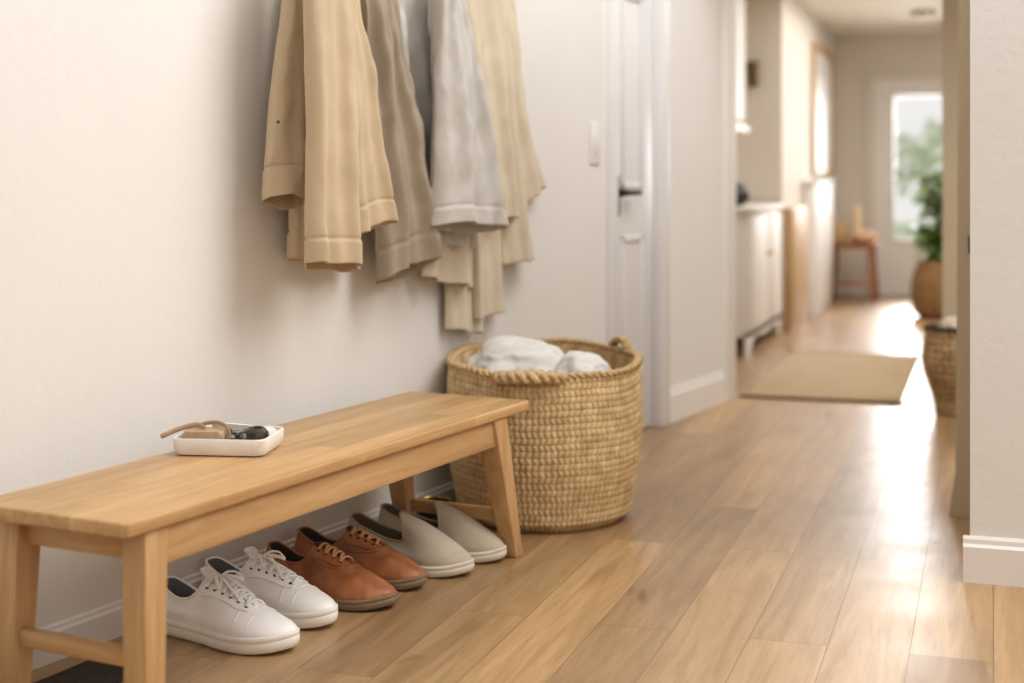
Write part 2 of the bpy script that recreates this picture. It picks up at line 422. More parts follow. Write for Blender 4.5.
bm = new_bm(); box(bm, (4.5,-3.1,0), (4.6,14.4,H)); struct('wall_living_room', bm, M['wall_back'], smooth=False)
bm = new_bm(); box(bm, (-4.5,-3.1,0), (4.5,-3.0,H)); struct('wall_front', bm, M['wall_back'], smooth=False)
# ------------------------------------------------------------------ bench
bench = thing('bench', 'long light oak bench with splayed legs against the white wall', 'bench', (*BEN_O, 0), BEN_A)
BL0, BL1, BD0, BD1, BH, BT = -1.735, 0.0, .012, .425, .45, .030
bm = new_bm()
pts = []
def rc(x, y, cx, cy, r, a0):
    for k in range(5):
        a = a0+k*PI/8; pts.append((cx+r*math.cos(a), cy+r*math.sin(a)))
r = .014
rc(0,0, BD1-r, BL1-r, r, 0); rc(0,0, BD0+r, BL1-r, r, PI/2); rc(0,0, BD0+r, BL0+r, r, PI); rc(0,0, BD1-r, BL0+r, r, 1.5*PI)
prism(bm, pts, BH-BT, BH, .006, 3)
obj('bench_top', bm, M['top'], bench)
zt = BH-BT
def rail(name, y0, y1, x, th, z0, z1, along, mat):
    bm = new_bm()
    if along == 'y': box(bm, (x-th/2,y0,z0), (x+th/2,y1,z1), .003)
    else: box(bm, (y0,x-th/2,z0), (y1,x+th/2,z1), .003)
    return obj(name, bm, mat, bench)
LEGS = []
for sx in (0, 1):
    for sy in (0, 1):
        xt = .385 if sx else .055; xb = .398 if sx else .042
        yt = -.178 if sy else BL0+.098; yb = -.060 if sy else BL0+.082
        a, b_ = (.035, .023) if sy else (.031, .028)
        bm = new_bm()
        hexa(bm, [(xb-b_,yb-b_,0),(xb+b_,yb-b_,0),(xb+b_,yb+b_,0),(xb-b_,yb+b_,0)], [(xt-a,yt-a-.004,zt),(xt+a,yt-a-.004,zt),(xt+a,yt+a+.004,zt),(xt-a,yt+a+.004,zt)], .005)
        obj('leg', bm, M['leg'], bench); LEGS.append((xt, yt, xb, yb))
rail('apron', BL0+.120, -.180, .398, .022, zt-.078, zt, 'y', M['rail'])
rail('apron', BL0+.120, -.180, .045, .022, zt-.078, zt, 'y', M['rail'])
for y in (BL0+.096, -.158): rail('apron', .08, .36, y, .022, zt-.065, zt, 'x', M['railx'])
for y, z in ((BL0+.086, .147), (-.082, .104)): rail('stretcher', .062, .375, y, .024, z, z+.036, 'x', M['railx'])

# ------------------------------------------------------------------ tray and what lies in it
TA = math.radians(12); tc = Vector((-1.742, 3.108))
tray = thing('tray', 'shallow white ceramic tray holding keys on the bench top', 'tray', (tc.x, tc.y, BH), TA)
def rrect(a, b_, r, n=6):
    out = []
    for cx, cy, a0 in ((a-r,b_-r,0),(-a+r,b_-r,PI/2),(-a+r,-b_+r,PI),(a-r,-b_+r,1.5*PI)):
        for k in range(n+1): out.append((cx+r*math.cos(a0+k*PI/2/n), cy+r*math.sin(a0+k*PI/2/n)))
    return out
def rr3(a, b_, r, z): return [(x, y, z) for x, y in rrect(a, b_, r)]
TX, TY, TH = .114, .098, .042
bm = new_bm()
rings(bm, [rr3(TX-.018,TY-.018,.022,0), rr3(TX-.006,TY-.006,.026,.003), rr3(TX-.001,TY-.001,.026,.014), rr3(TX,TY,.026,TH-.003), rr3(TX-.002,TY-.002,.025,TH), rr3(TX-.006,TY-.006,.023,TH-.001), rr3(TX-.009,TY-.009,.022,.016), rr3(TX-.016,TY-.016,.02,.012)])
obj('tray_body', bm, M['ceramic'], tray)
def onbench(x, y, z): # tray-local to world
    ca, sa = math.cos(TA), math.sin(TA); return (tc.x+x*ca-y*sa, tc.y+x*sa+y*ca, BH+z)
# tan leather key pouch: two folded halves with a strap that hangs over the rim
po = thing('key_pouch', 'tan leather folded key pouch in the left half of the white tray', 'pouch', onbench(-.050,-.034,.0128), TA+.06)
for k, (z0, z1, off) in enumerate(((0,.020,0),(.021,.040,.003))):
    bm = new_bm(); prism(bm, [(p[0]+off, p[1]) for p in rrect(.048,.034,.010)], z0, z1, .007, 3); obj('pouch_flap', bm, M['tanleather'], po)
bm = new_bm(); tube(bm, crv([(.0,.0,.044),(-.02,.012,.050),(-.05,.014,.044),(-.075,.010,.036),(-.098,.006,.026),(-.108,.005,.022)], 22), .0030, 8, 2.0); obj('strap', bm, M['tanleather'], po)
bm = new_bm(); tube(bm, crv([(-.03,.03,.042),(-.005,.034,.050),(.03,.02,.054),(.055,.0,.045),(.061,-.005,.03),(.060,-.006,.016)], 20), .0028, 8, 1.8); obj('loop', bm, M['tanleather'], po)
# bunch of keys
kb = thing('key_bunch', 'bunch of dark metal keys on a ring in the middle of the white tray', 'keys', onbench(.028,-.030,.018), TA)
bm = new_bm(); tube(bm, [(.017*math.cos(a), .006*math.sin(a), .018+.016*math.sin(a)) for a in [2*PI*i/24 for i in range(24)]], .0018, 6, closed=True); obj('key_ring', bm, M['steel'], kb)
for a, z, tl in ((.3,.008,.15),(1.2,.016,.25),(2.4,.020,.3),(-.5,.022,.35),(4.6,.014,.1)):
    bm = new_bm()
    lathe(bm, [(.004,0),(.012,0),(.012,.0025),(.004,.0025)], 14, .010, 0); box(bm, (.020,-.004,0), (.046,.004,.0025)); box(bm, (.032,.004,0), (.036,.008,.0025)); box(bm, (.040,.004,0), (.044,.009,.0025))
    k = obj('key', bm, M['darkmetal'] if tl != .25 else M['steel'], kb); k.rotation_euler = (tl, -tl, a); k.location = (0,0,z)
fb = thing('key_fob', 'dark olive key fob beside the keys in the white tray', 'key fob', onbench(.070,-.003,.0128), TA+.5)
bm = new_bm(); rings(bm, [rr3(.020,.028,.012,0), rr3(.024,.032,.014,.008), rr3(.023,.031,.014,.034), rr3(.016,.024,.011,.042)]); obj('fob_body', bm, mat_plain('olive_leather', (72,62,42), .45, .15, 60), fb)
bm = new_bm(); prism(bm, rrect(.0085,.012,.004), .041, .0445, .001); obj('fob_button', bm, M['black'], fb)
no = thing('folded_note', 'folded white paper note leaning at the back of the white tray', 'paper', onbench(-.005,.056,.0128), TA+1.75)
bm = new_bm(); hexa(bm, [(-.012,-.05,0),(.018,-.05,0),(.018,.05,0),(-.012,.05,0)], [(-.03,-.042,.040),(-.026,-.042,.042),(-.03,.05,.052),(-.034,.05,.050)], .0015); obj('paper_sheet', bm, M['ceramic'], no)
sc_ = thing('folded_cloth', 'small white folded cloth in the right end of the white tray', 'cloth', onbench(.079,.040,.0128), TA+1.3)
bm = new_bm(); rings(bm, [rr3(.030,.014,.010,0), rr3(.034,.017,.012,.008), rr3(.031,.016,.011,.026), rr3(.022,.010,.007,.033)]); obj('cloth_fold', bm, M['linen'], sc_)

# ------------------------------------------------------------------ shoes
SL = .405
FOOT = [(0,0),(.03,-.08),(.12,-.118),(.28,-.13),(.45,-.145),(.62,-.17),(.78,-.165),(.905,-.118),(.972,-.05),(1.0,.02),(.968,.088),(.87,.138),(.71,.155),(.5,.132),(.3,.112),(.12,.106),(.03,.072)]
TOPS = {
 'slip': [(.02,0,.315),(.045,-.06,.31),(.12,-.088,.275),(.27,-.102,.235),(.41,-.108,.205),(.525,-.106,.205),(.530,-.098,.250),(.508,-.078,.322),(.462,-.034,.370),(.456,.012,.374),(.500,.058,.334),(.528,.086,.262),(.524,.098,.210),(.41,.098,.205),(.27,.09,.235),(.12,.08,.275),(.045,.054,.31)],
 'derby': [(.02,0,.30),(.045,-.058,.295),(.115,-.083,.26),(.22,-.092,.222),(.33,-.090,.225),(.395,-.076,.272),(.415,-.060,.312),(.424,-.036,.334),(.427,-.01,.342),(.427,.008,.342),(.424,.03,.335),(.415,.05,.315),(.395,.068,.278),(.33,.082,.228),(.22,.084,.222),(.115,.076,.26),(.045,.052,.295)],
 'sneaker': [(.015,0,.29),(.04,-.062,.285),(.115,-.088,.252),(.21,-.096,.222),(.305,-.092,.235),(.36,-.076,.285),(.38,-.06,.32),(.388,-.038,.34),(.39,-.01,.347),(.39,.008,.347),(.388,.03,.341),(.38,.052,.324),(.36,.07,.29),(.305,.084,.238),(.21,.088,.222),(.115,.08,.252),(.04,.055,.285)],
}
NS = 100
def build_shoe(kind, name, label, mats, group, side):
    """side +1: right foot, -1: left foot. local x runs heel to toe"""
    root = thing(name, label, 'shoe', (0,0,0), 0, group)
    zs = {'slip': .078, 'derby': .070, 'sneaker': .098}[kind]
    foot = crv([(x, y, 0) for x, y in FOOT], NS, True); top = crv(TOPS[kind], NS, True)
    spring = lambda x: .03*max(0, (x-.72)/.28)**2 + .0*max(0, .1-x)
    def fin(p): return Vector(((p[0]-.5)*SL, p[1]*SL*side, (p[2]+spring(p[0]))*SL))
    nrm = []
    for i in range(NS):
        tg = (foot[(i+1)%NS]-foot[i-1]).normalized(); nrm.append(Vector((tg.y, -tg.x, 0)))
    # sole
    bm = new_bm(); q = .012
    lv = [(-.03,0),(.004,.002),(.016,.012),(.020,.03),(.020,zs*.62),(.0165,zs*.66),(.020,zs*.70),(.019,zs*.93),(.010,zs),(-.03,zs+.003)]
    rings(bm, [[fin(foot[i]+nrm[i]*o+Vector((0,0,z))) for i in range(NS)] for o, z in lv])
    obj('sole', bm, mats['sole'], root, angle=60)
    # upper
    K = 16; R = []
    for k in range(K+1):
        tt = k/K; r = []
        for i in range(NS):
            f, T = foot[i], top[i]; w = sstep(.48, .88, f.x)
            P0 = Vector((f.x, f.y, zs-.004)) + nrm[i]*.004
            P1 = P0 + Vector((0,0,lerp(.10,.045,w))) + nrm[i]*lerp(.016,.014,w)
            d = Vector((f.x-T.x, f.y-T.y, 0))
            front = T + (Vector((d.x*.42, d.y*.60, -.025)) if kind == 'slip' else Vector((d.x*.52, d.y*.60, -.085)))
            sidep = T + Vector((d.x*.35, d.y*.28, -.075)) + nrm[i]*.006
            P2 = sidep.lerp(front, w)
            a, b_, c, e = (1-tt)**3, 3*tt*(1-tt)**2, 3*tt*tt*(1-tt), tt**3
            p = P0*a+P1*b_+P2*c+T*e
            if kind == 'derby':   # creases across the ball of the foot
                p.z += .004*math.sin(p.x*95)*math.exp(-((p.x-.70)/.06)**2)*sstep(.1,.5,tt)
            r.append(p)
        R.append(r)
    # collar roll and lining
    cen = Vector((.2,0,0))
    def inward(i, o, dz):
        v = Vector((cen.x-top[i].x, -top[i].y, 0))
        v = v.normalized()*o if v.length > 0 else v
        return top[i]+v+Vector((0,0,dz))
    R.append([inward(i, .006, .004) for i in range(NS)])
    R.append([inward(i, .014, .001) for i in range(NS)])
    bm = new_bm(); rings(bm, [[fin(p) for p in r] for r in R], True, False, False)
    bm.normal_update(); bm.verts.index_update()
    bvh = BVHTree.FromPolygons([v.co.copy() for v in bm.verts], [[v.index for v in f.verts] for f in bm.faces])
    up = obj('upper', bm, mats['upper'], root, angle=75)
    bm = new_bm(); L = []
    for o, dz, m in ((.013,.0,0),(.018,-.03,.2),(.02,-.07,.55),(.0,0,1.0)):
        rr = []
        for i in range(NS):
            a = inward(i, o, dz); b_ = Vector((.02+foot[i].x*.93 if foot[i].x < .55 else .53+(foot[i].x-.55)*.35, foot[i].y*.82, zs+.012))
            rr.append(fin(a.lerp(b_, m)))
        L.append(rr)
    rings(bm, L, True, False, True); obj('lining', bm, mats['lining'], root, angle=75)
    bm = new_bm(); tube(bm, [fin(inward(i, .004, .003)) for i in range(NS)], .0075*SL, 7, closed=True)
    obj('collar_binding', bm, mats['binding'], root, angle=180)
    def surf(x, y, off=0.0):
        o_ = Vector(((x-.5)*SL, y*SL*side, .5)); h_, n_, _, _ = bvh.ray_cast(o_, Vector((0,0,-1)))
        if h_ is None: return Vector((o_.x, o_.y, .1))
        if n_.z < 0: n_ = -n_
        return h_+n_*off*SL
    def patch(nm, rows, off, th, mat):
        bm = new_bm()
        g = [[surf(x, y, off) for x, y in r] for r in rows]; hi = [[surf(x, y, off+th) for x, y in r] for r in rows]
        A = [[bm.verts.new(p) for p in r] for r in hi]; B = [[bm.verts.new(p) for p in r] for r in g]
        m, n = len(A), len(A[0])
        for i in range(m-1):
            for j in range(n-1): bm.faces.new((A[i][j],A[i+1][j],A[i+1][j+1],A[i][j+1]))
        rim = [(i,0) for i in range(m)]+[(m-1,j) for j in range(1,n)]+[(i,n-1) for i in range(m-2,-1,-1)]+[(0,j) for j in range(n-2,0,-1)]
        for (a, b_), (c, e) in zip(rim, rim[1:]+rim[:1]): bm.faces.new((A[a][b_],A[c][e],B[c][e],B[a][b_]))
        return obj(nm, bm, mat, root, angle=50)
    def line(nm, pts, rad, mat, off=.003, flat=1.0, n=6):
        bm = new_bm(); tube(bm, [surf(x, y, off) for x, y in pts], rad*SL, n, flat); return obj(nm, bm, mat, root, angle=80)
    if kind in ('derby', 'sneaker'):
        x0, x1 = (.445, .690) if kind == 'derby' else (.405, .745)
        nr = 4 if kind == 'derby' else 6
        for sgn in (-1, 1):
            rows = []
            for k in range(15):
                u = k/14; x = lerp(x0, x1, u)
                inner = lerp(.011, .007, u) if kind == 'derby' else lerp(.034, .022, u)
                outer = lerp(.082, .092, u)*(1-.5*sstep(.72, 1.0, u)) if kind == 'derby' else lerp(.092, .098, u)*(1-.2*sstep(.8,1.,u))
                rows.append([(x, sgn*lerp(inner, outer, j/5)) for j in range(6)])
            patch('eyelet_facing', rows, .001, .007, mats['facing'])
        # tongue between the facings, its tip standing up out of the opening
        bm = new_bm(); T = []
        for k in range(14):
            u = k/13; x = lerp(x1, x0-.004, u); w = lerp(.018, .032, u)
            T.append([surf(x, w*(j/3-1), .004) for j in range(7)])
        last = [p.copy() for p in T[-1]]
        ext = ((.012,.012,1.1),(.026,.026,1.22),(.044,.040,1.3),(.060,.046,1.2),(.068,.044,.8)) if kind == 'sneaker' else ((.010,.008,1.05),(.022,.014,1.05),(.03,.014,.9))
        mid = last[3]
        for dx, dz, ww in ext:
            T.append([Vector((p.x-dx*SL, mid.y+(p.y-mid.y)*ww, p.z+dz*SL)) for p in last])
        A = rings(bm, T, False, False, False)
        tg = obj('tongue', bm, mats['tongue'], root, angle=75)
        sm = tg.modifiers.new('thick', 'SOLIDIFY'); sm.thickness = .026*SL if kind == 'sneaker' else .008*SL; sm.offset = 0
        # eyelets
        ex = [lerp(x0+.022, x1-.05 if kind == 'derby' else x1-.028, k/(nr-1)) for k in range(nr)]
        ey = (lambda u: lerp(.053, .050, u)) if kind == 'derby' else (lambda u: lerp(.068, .058, u))
        for k, x in enumerate(ex):
            for sgn in (-1, 1):
                p = surf(x, sgn*ey(k/(nr-1)), .009); p2 = surf(x, sgn*ey(k/(nr-1)), .02); nn = (p2-p).normalized()
                bm = new_bm(); q_ = nn.to_track_quat('Z', 'Y')
                rr_ = .0105 if kind == 'sneaker' else .0105
                rings(bm, [[p+q_ @ Vector((r*SL*math.cos(2*PI*i/12), r*SL*math.sin(2*PI*i/12), z*SL)) for i in range(12)] for r, z in ((rr_,-.003),(rr_,.0015),(rr_*.6,.0025))])
                obj('eyelet', bm, mats['eyelet'], root)
        # laces: a bar and a crossing per pair of eyelets, then a bow
        bm = new_bm(); lr = (.0118 if kind == 'sneaker' else .0122)*SL
        def over(xa, ya, xb, yb, lift, n=9):
            out = []
            for k in range(n):
                u = k/(n-1); p = surf(lerp(xa, xb, u), lerp(ya, yb, u), .010); p.z += lift*SL*math.sin(PI*u); out.append(p)
            return out
        for k, x in enumerate(ex):
            y_ = ey(k/(nr-1))*(1 if kind == 'sneaker' else .86)
            dx = .006 if k % 2 else -.004
            tube(bm, over(x-.004, -y_, x+.012+dx, y_, .016), lr, 8, .6)
            if k < nr-1:
                xn = ex[k+1]
                tube(bm, over(x+.004, y_, xn, -ey((k+1)/(nr-1)), .012), lr, 8, .6)
        if kind == 'sneaker':
            b0 = surf(ex[0]+.02, 0, .022)
            for sgn, ln in ((1, 1.0), (-1, .8)):
                lp = [b0, b0+Vector((.02,sgn*.05*ln,.03))*SL, b0+Vector((.05,sgn*.10*ln,.02))*SL, b0+Vector((.085,sgn*.115*ln,-.02))*SL, b0+Vector((.075,sgn*.085*ln,-.005))*SL, b0+Vector((.03,sgn*.035*ln,.012))*SL, b0]
                tube(bm, crv(lp, 24), lr, 8, .6)
                e = b0+Vector((.14,sgn*.075*ln,-.055))*SL
                f_ = surf(.66, sgn*.06*ln, .014)
                tube(bm, crv([b0, b0+Vector((.04,sgn*.02,.015))*SL, f_], 14), lr, 8, .6)
        obj('laces', bm, mats['lace'], root, angle=80)
    if kind == 'sneaker':
        for xx in (.70, .785):
            for sgn in (-1, 1): line('toe_cap_seam', [(lerp(xx,xx+.008,u), sgn*lerp(.095 if xx < .75 else .070,.152 if xx < .75 else .142,u)) for u in [k/8 for k in range(9)]], .0032, mats['facing'], .0012)
        line('vamp_seam', [(.775-.012*(j/8)**2, .070*j/8) for j in range(-8, 9)], .0032, mats['facing'], .0012)
        for sgn in (-1, 1): line('heel_seam', [(lerp(.20,.13,u), sgn*lerp(.099,.118,u)) for u in [k/8 for k in range(9)]], .003, mats['facing'], .0015)
    if kind == 'derby':
        for sgn in (-1, 1): line('stitch_line', crv([(.70, sgn*.022, 0), (.695, sgn*.06, 0), (.65, sgn*.095, 0), (.56, sgn*.106, 0), (.48, sgn*.100, 0), (.42, sgn*.090, 0)], 26) and [(p.x, p.y) for p in crv([(.70, sgn*.022, 0), (.695, sgn*.06, 0), (.65, sgn*.095, 0), (.56, sgn*.106, 0), (.48, sgn*.100, 0), (.42, sgn*.090, 0)], 26)], .0032, mats['facing'], .002)
    if kind == 'slip':
        for sgn in (-1, 1): line('gore_seam', [(lerp(.53,.55,u), sgn*lerp(.112,.14,u)) for u in [k/8 for k in range(9)]], .0035, mats['upper'], .001)
    return root
SH = {
 'sneaker': dict(sole=M['rubber_w'], upper=M['sneaker'], lining=M['sneaker_in'], binding=M['sneaker'], facing=M['sneaker'], tongue=M['sneaker'], lace=M['lace_w'], eyelet=M['darkmetal']),
 'derby': dict(sole=M['rubber_b'], upper=M['cognac'], lining=M['dark_in'], binding=M['cognac'], facing=M['cognac'], tongue=M['dark_in'], lace=M['lace_b'], eyelet=M['dark_in']),
 'slip': dict(sole=M['rubber_c'], upper=M['felt'], lining=M['felt_in'], binding=M['felt_edge']),
}
SHOES = [('sneaker','sneaker','white leather lace-up sneaker nearest the front of the row, next to the bench leg',1,(-1.543,3.038),-13),
 ('sneaker','sneaker','white leather lace-up sneaker standing beside the brown lace-up shoe',-1,(-1.532,3.247),-11),
 ('derby','lace_up_shoe','brown leather lace-up shoe standing beside the white sneaker',1,(-1.455,3.426),-12),
 ('derby','lace_up_shoe','brown leather lace-up shoe standing beside the beige slip-on',-1,(-1.446,3.630),-7),
 ('slip','slip_on_shoe','beige felt slip-on shoe standing beside the brown lace-up shoe',1,(-1.374,3.780),-12),
 ('slip','slip_on_shoe','beige felt slip-on shoe at the end of the row, by the far bench leg',-1,(-1.331,3.966),-4)]
for kind, nm, lab, side, toe, ang in SHOES:
    r = build_shoe(kind, nm, lab, SH[kind], 'shoes lined up under the bench', side)
    a = math.radians(ang)
    r.location = (toe[0]-.5*SL*math.cos(a), toe[1]-.5*SL*math.sin(a), 0); r.rotation_euler.z = a

# thin dark sheet and small black pot under the bench
bm = new_bm(); box(bm, (-.045,-2.0,0), (.115,-1.30,.006), .002)
tag(obj('dark_floor_sheet', bm, M['mat'], None, loc=(*BEN_O,0), rotz=BEN_A), 'thin dark brown sheet lying on the floor under the near end of the bench', 'mat')
pp = ben_pt(.055, .07)
pot = thing('black_pot', 'small black pot with a thin brass rim behind the far bench stretcher', 'pot', (pp.x, pp.y, 0), 0)
bm = new_bm(); lathe(bm, [(.035,0),(.046,.004),(.054,.05),(.056,.10),(.053,.10),(.050,.05),(.03,.012)], 28, cap0=True, cap1=True); obj('pot_body', bm, M['black'], pot)
bm = new_bm(); tube(bm, [(.0548*math.cos(2*PI*i/32), .0548*math.sin(2*PI*i/32), .101) for i in range(32)], .0025, 6, closed=True); obj('rim', bm, M['brass'], pot)

# ------------------------------------------------------------------ woven baskets
def basket_mesh(bm, prof, rows, stitches, rimf, nth, nz, amp, inner=True, jit=1.0):
    """coiled seagrass wall; prof(t)->radius for t 0..1 up the side; rimf(theta)->height"""
    lay = bm.verts.layers.float.new('weave')
    V = []
    for k in range(nz+1):
        t = k/nz; row = t*rows; ri = int(min(row, rows-1e-4)); fr = row-ri
        ring = []
        for i in range(nth):
            th = 2*PI*i/nth
            wob = .35*noise.noise((th*3, ri*.7, 2.3))
            s = stitches*th/(2*PI) + (.12 if ri % 2 else 0) + wob*jit
            sf = s-math.floor(s)
            coil = math.sin(PI*fr)**.7 if 0 < fr < 1 else 0
            lean = (fr-.5)*.30*(1 if ri % 2 else -1)
            st = abs(math.sin(PI*(sf+lean)))**.7
            gr = abs(2*fr-1)**5; gs = (1-st)**1.5
            w = max(0., 1-.55*gr-.95*gs*(.35+.65*(1-gr)))
            rnd = noise.noise((math.floor(s)*.91+ri*7.7, ri*3.1, .5))
            r = prof(t) + amp*(w-.5) + .004*noise.noise((math.cos(th)*2, math.sin(th)*2, t*4))
            z = rimf(th)*t
            v = bm.verts.new((r*math.cos(th), r*math.sin(th), z)); v[lay] = max(0, min(1, .22+.62*w+.24*rnd))  # shade of the stitch gaps painted into the colour, plus random tone
            ring.append(v)
        V.append(ring)
    if inner:
        for off, t in ((.012,1.0),(.018,.97),(.02,.8),(.02,.5),(.02,.06)):
            ring = []
            for i in range(nth):
                th = 2*PI*i/nth; r = prof(t)-off
                v = bm.verts.new((r*math.cos(th), r*math.sin(th), rimf(th)*t)); v[lay] = .45+.15*math.sin(t*80+i*.2); ring.append(v)
            V.append(ring)
    for a, b_ in zip(V[:-1], V[1:]):
        for i in range(nth): bm.faces.new((a[i], a[(i+1)%nth], b_[(i+1)%nth], b_[i]))
    bm.faces.new(V[0][::-1]); bm.faces.new(V[-1])
BC = Vector((-1.392, 4.56)); BR = .313
bk = thing('woven_basket', 'large round seagrass basket full of white cloth beside the bench', 'basket', (BC.x, BC.y, 0), 0)
back_dir = math.atan2(1.0, -.35)
def rim1(th): return .512 + .022*math.cos(th-back_dir) + .004*math.sin(5*th)
def prof1(t):
    base = .282+.034*sstep(0,.5,t)+.0*t
    return base - .035*(1-sstep(0,.07,t)) - .004*sstep(.85,1,t)
bm = new_bm(); basket_mesh(bm, prof1, 24, 104, rim1, 728, 192, .008)
obj('basket_body', bm, M['woven'], bk, angle=180)
def braid(bm, path, r, turns, closed=False, strands=3):
    P = [Vector(p) for p in path]; n = len(P)
    for s in range(strands):
        out = []
        for i, p in enumerate(P):
            t = (P[(i+1) % n if closed else min(i+1, n-1)]-P[(i-1) if closed else max(i-1, 0)]).normalized()
            up = Vector((0,0,1)); a = t.cross(up).normalized(); b_ = a.cross(t)
            ph = 2*PI*turns*i/(n if closed else n-1)+2*PI*s/strands
            out.append(p+a*r*math.sin(ph)*.8+b_*r*math.sin(2*ph)*.5)
        tube(bm, out, r*.62, 7, .85, closed)
bm = new_bm()
braid(bm, [((prof1(1)-.004)*math.cos(2*PI*i/260), (prof1(1)-.004)*math.sin(2*PI*i/260), rim1(2*PI*i/260)+.002) for i in range(260)], .0115, 26, True)
obj('rim_braid', bm, M['braid'], bk, angle=180)
def handle(th0, w, rise, out, hr):
    pts = []
    for k in range(25):
        u = k/24; th = th0+(u-.5)*w; rr = prof1(1)+out*math.sin(PI*u)
        pts.append((rr*math.cos(th), rr*math.sin(th), rim1(th)+rise*math.sin(PI*u)**.6-.006))
    bm = new_bm(); braid(bm, pts, hr, 2.6); obj('handle', bm, M['braid'], bk, angle=180)
cam_th = math.atan2(-BC.y, -BC.x)
handle(cam_th-.16, .62, .016, .036, .023)
handle(cam_th+PI-1.0, .34, .046, -.004, .0125)
# white cloths inside
def lump(name, label, c, rx, ry, rz, seed, rot):
    bm = new_bm(); bmesh.ops.create_icosphere(bm, subdivisions=5, radius=1.0)
    for v in bm.verts:
        p = v.co.copy(); n1 = noise.noise(p*1.3+Vector((seed,0,0))); n2 = noise.noise(Vector((p.x*2.2, p.y*5, p.z*2.5))+Vector((seed*2,3,1)))
        rid = 1-abs(noise.noise(p*2.1+Vector((0,seed,5))))*2
        k = 1+.22*n1+.07*n2+.10*max(0, rid-.5)
        v.co = Vector((p.x*rx*k, p.y*ry*k, p.z*rz*k if p.z > 0 else p.z*rz*.8))
    o = obj(name, bm, M['linen'], None, loc=c, rotz=rot, angle=180); tag(o, label, 'cloth', 'white cloths in the big basket')
lump('crumpled_cloth', 'crumpled white cloth heaped highest in the left of the woven basket', (BC.x-.095, BC.y+.01, .470), .165, .14, .115, 1.7, .3)
lump('crumpled_cloth', 'smaller rounded white cloth in the basket, to the right of the tall heap', (BC.x+.150, BC.y-.045, .462), .095, .10, .080, 6.2, -.2)

# ------------------------------------------------------------------ coats on the wall
def drape(parent, name, mat, rows, n0, depth, seed, folds=2.0, amp=.010, hem=None, slant=0.0, nu=96, nv=170, top=True, crease=.006, flat=1.5):
    """hanging tube of cloth. rows: [(t, left(px,py), right(px,py))] seen outline top to bottom; n0 distance off wall"""
    pr = []
    for t, Lp, Rp in rows:
        ls, lz = ws(Lp[0], Lp[1], n0); rs, rz = ws(Rp[0], Rp[1], n0); pr.append((t, ls, lz, rs, rz))
    if top:   # carry on above the picture to the peg rail
        t0, ls, lz, rs, rz = pr[0]; t1, l2, lz2, r2, rz2 = pr[1]
        m = (ls+rs)/2; w = (rs-ls)/2
        pr = [(-.32, m-w*.45, 1.80, m+w*.45, 1.80), (-.18, m-w*.85, 1.745, m+w*.85, 1.745)]+pr
    tm = pr[0][0]
    R = []
    for k in range(nv+1):
        t = lerp(tm, 1.0, k/nv); ls, lz, rs, rz = pl(pr, t)
        m, w = (ls+rs)/2, (rs-ls)/2; ring = []
        fa = amp*1.6*(.45+.55*sstep(0,1,t)); g = sstep(tm, tm+.35, t)
        band = 0.0
        if hem is not None:
            band = (.0022*sstep(hem-.004, hem+.006, t) - .0042*math.exp(-((t-hem)/.007)**2))
        for i in range(nu):
            a = 2*PI*i/nu; ca, sa = math.cos(a), math.sin(a)
            cc = math.copysign(abs(ca)**(.9), ca); ss = math.copysign(abs(sa)**(2/(flat+1)), sa)
            s = m + w*cc*(1+band*4)
            f = fa*math.sin(folds*PI*(cc+1)+seed+t*1.2) + fa*.45*math.sin(folds*2.3*PI*(cc+1)+seed*2.1-t*2)
            q = Vector((s*12+seed, t*2.0, sa*1.5+seed))
            cr = crease*1.6*noise.noise(q*1.0+Vector((t*2,0,0))) + crease*.8*noise.noise(Vector((s*24+t*5, t*6-s*8, seed))) + crease*.22*noise.noise(Vector((s*60-t*9, t*16, seed+4)))
            n = n0 + depth*ss*lerp(.55,1.,g) + (f+cr)*(1 if sa > 0 else .5) + (band if sa > 0 else -band)
            z = lerp(lz, rz, (cc+1)/2) + slant*sa*sstep(.6,1,t) + .003*math.sin(cc*5+seed)*sstep(.8,1,t)
            ring.append((max(.008, n), s, z))
        R.append(ring)
    bm = new_bm(); rings(bm, R, True, True, False)
    o = obj(name, bm, mat, parent, angle=180)
    md = o.modifiers.new('thick', 'SOLIDIFY'); md.thickness = .003; md.offset = -1
    return o
def coat(name, label):
    o = thing(name, label, 'coat', (*WALL_O, 0), WALL_A); return o
c1 = coat('trench_coat', 'camel cotton trench coat hanging leftmost on the wall')
drape(c1, 'coat_back', M['camel'], [(0,(297,0),(350,0)),(.6,(291,150),(352,150)),(1,(289,259),(362,263))], .075, .040, 1.3, 1.5, .010, .90)
drape(c1, 'sleeve', M['camel'], [(0,(286,0),(309,0)),(.35,(276,70),(307,70)),(.8,(269,160),(304,162)),(1,(268,198),(304,206))], .115, .034, 3.1, 1.0, .005, .84, .016)
drape(c1, 'coat_front', M['camel'], [(0,(334,0),(356,0)),(.3,(338,70),(369,66)),(.8,(343,192),(383,184)),(1,(346,240),(390,222))], .172, .028, 5.5, 1.2, .008, .885, .014)
drape(c1, 'sleeve', M['camel'], [(0,(306,0),(350,0)),(.5,(308,130),(354,132)),(.85,(307,229),(356,232)),(1,(307,264),(358,270))], .235, .040, .4, 1.5, .009, .895, .010)
bm = new_bm(); bs, bz = ws(278,122,.152); box(bm, (.150,bs-.004,bz-.004), (.155,bs+.004,bz+.004), .001); obj('button', bm, M['lining'], c1)
c2 = coat('jacket', 'taupe brown cotton jacket hanging between the camel and pale grey coats')
drape(c2, 'jacket_body', M['taupe'], [(0,(352,0),(384,0)),(.5,(358,100),(392,100)),(1,(372,236),(408,232))], .042, .020, 2.2, 1.6, .010)
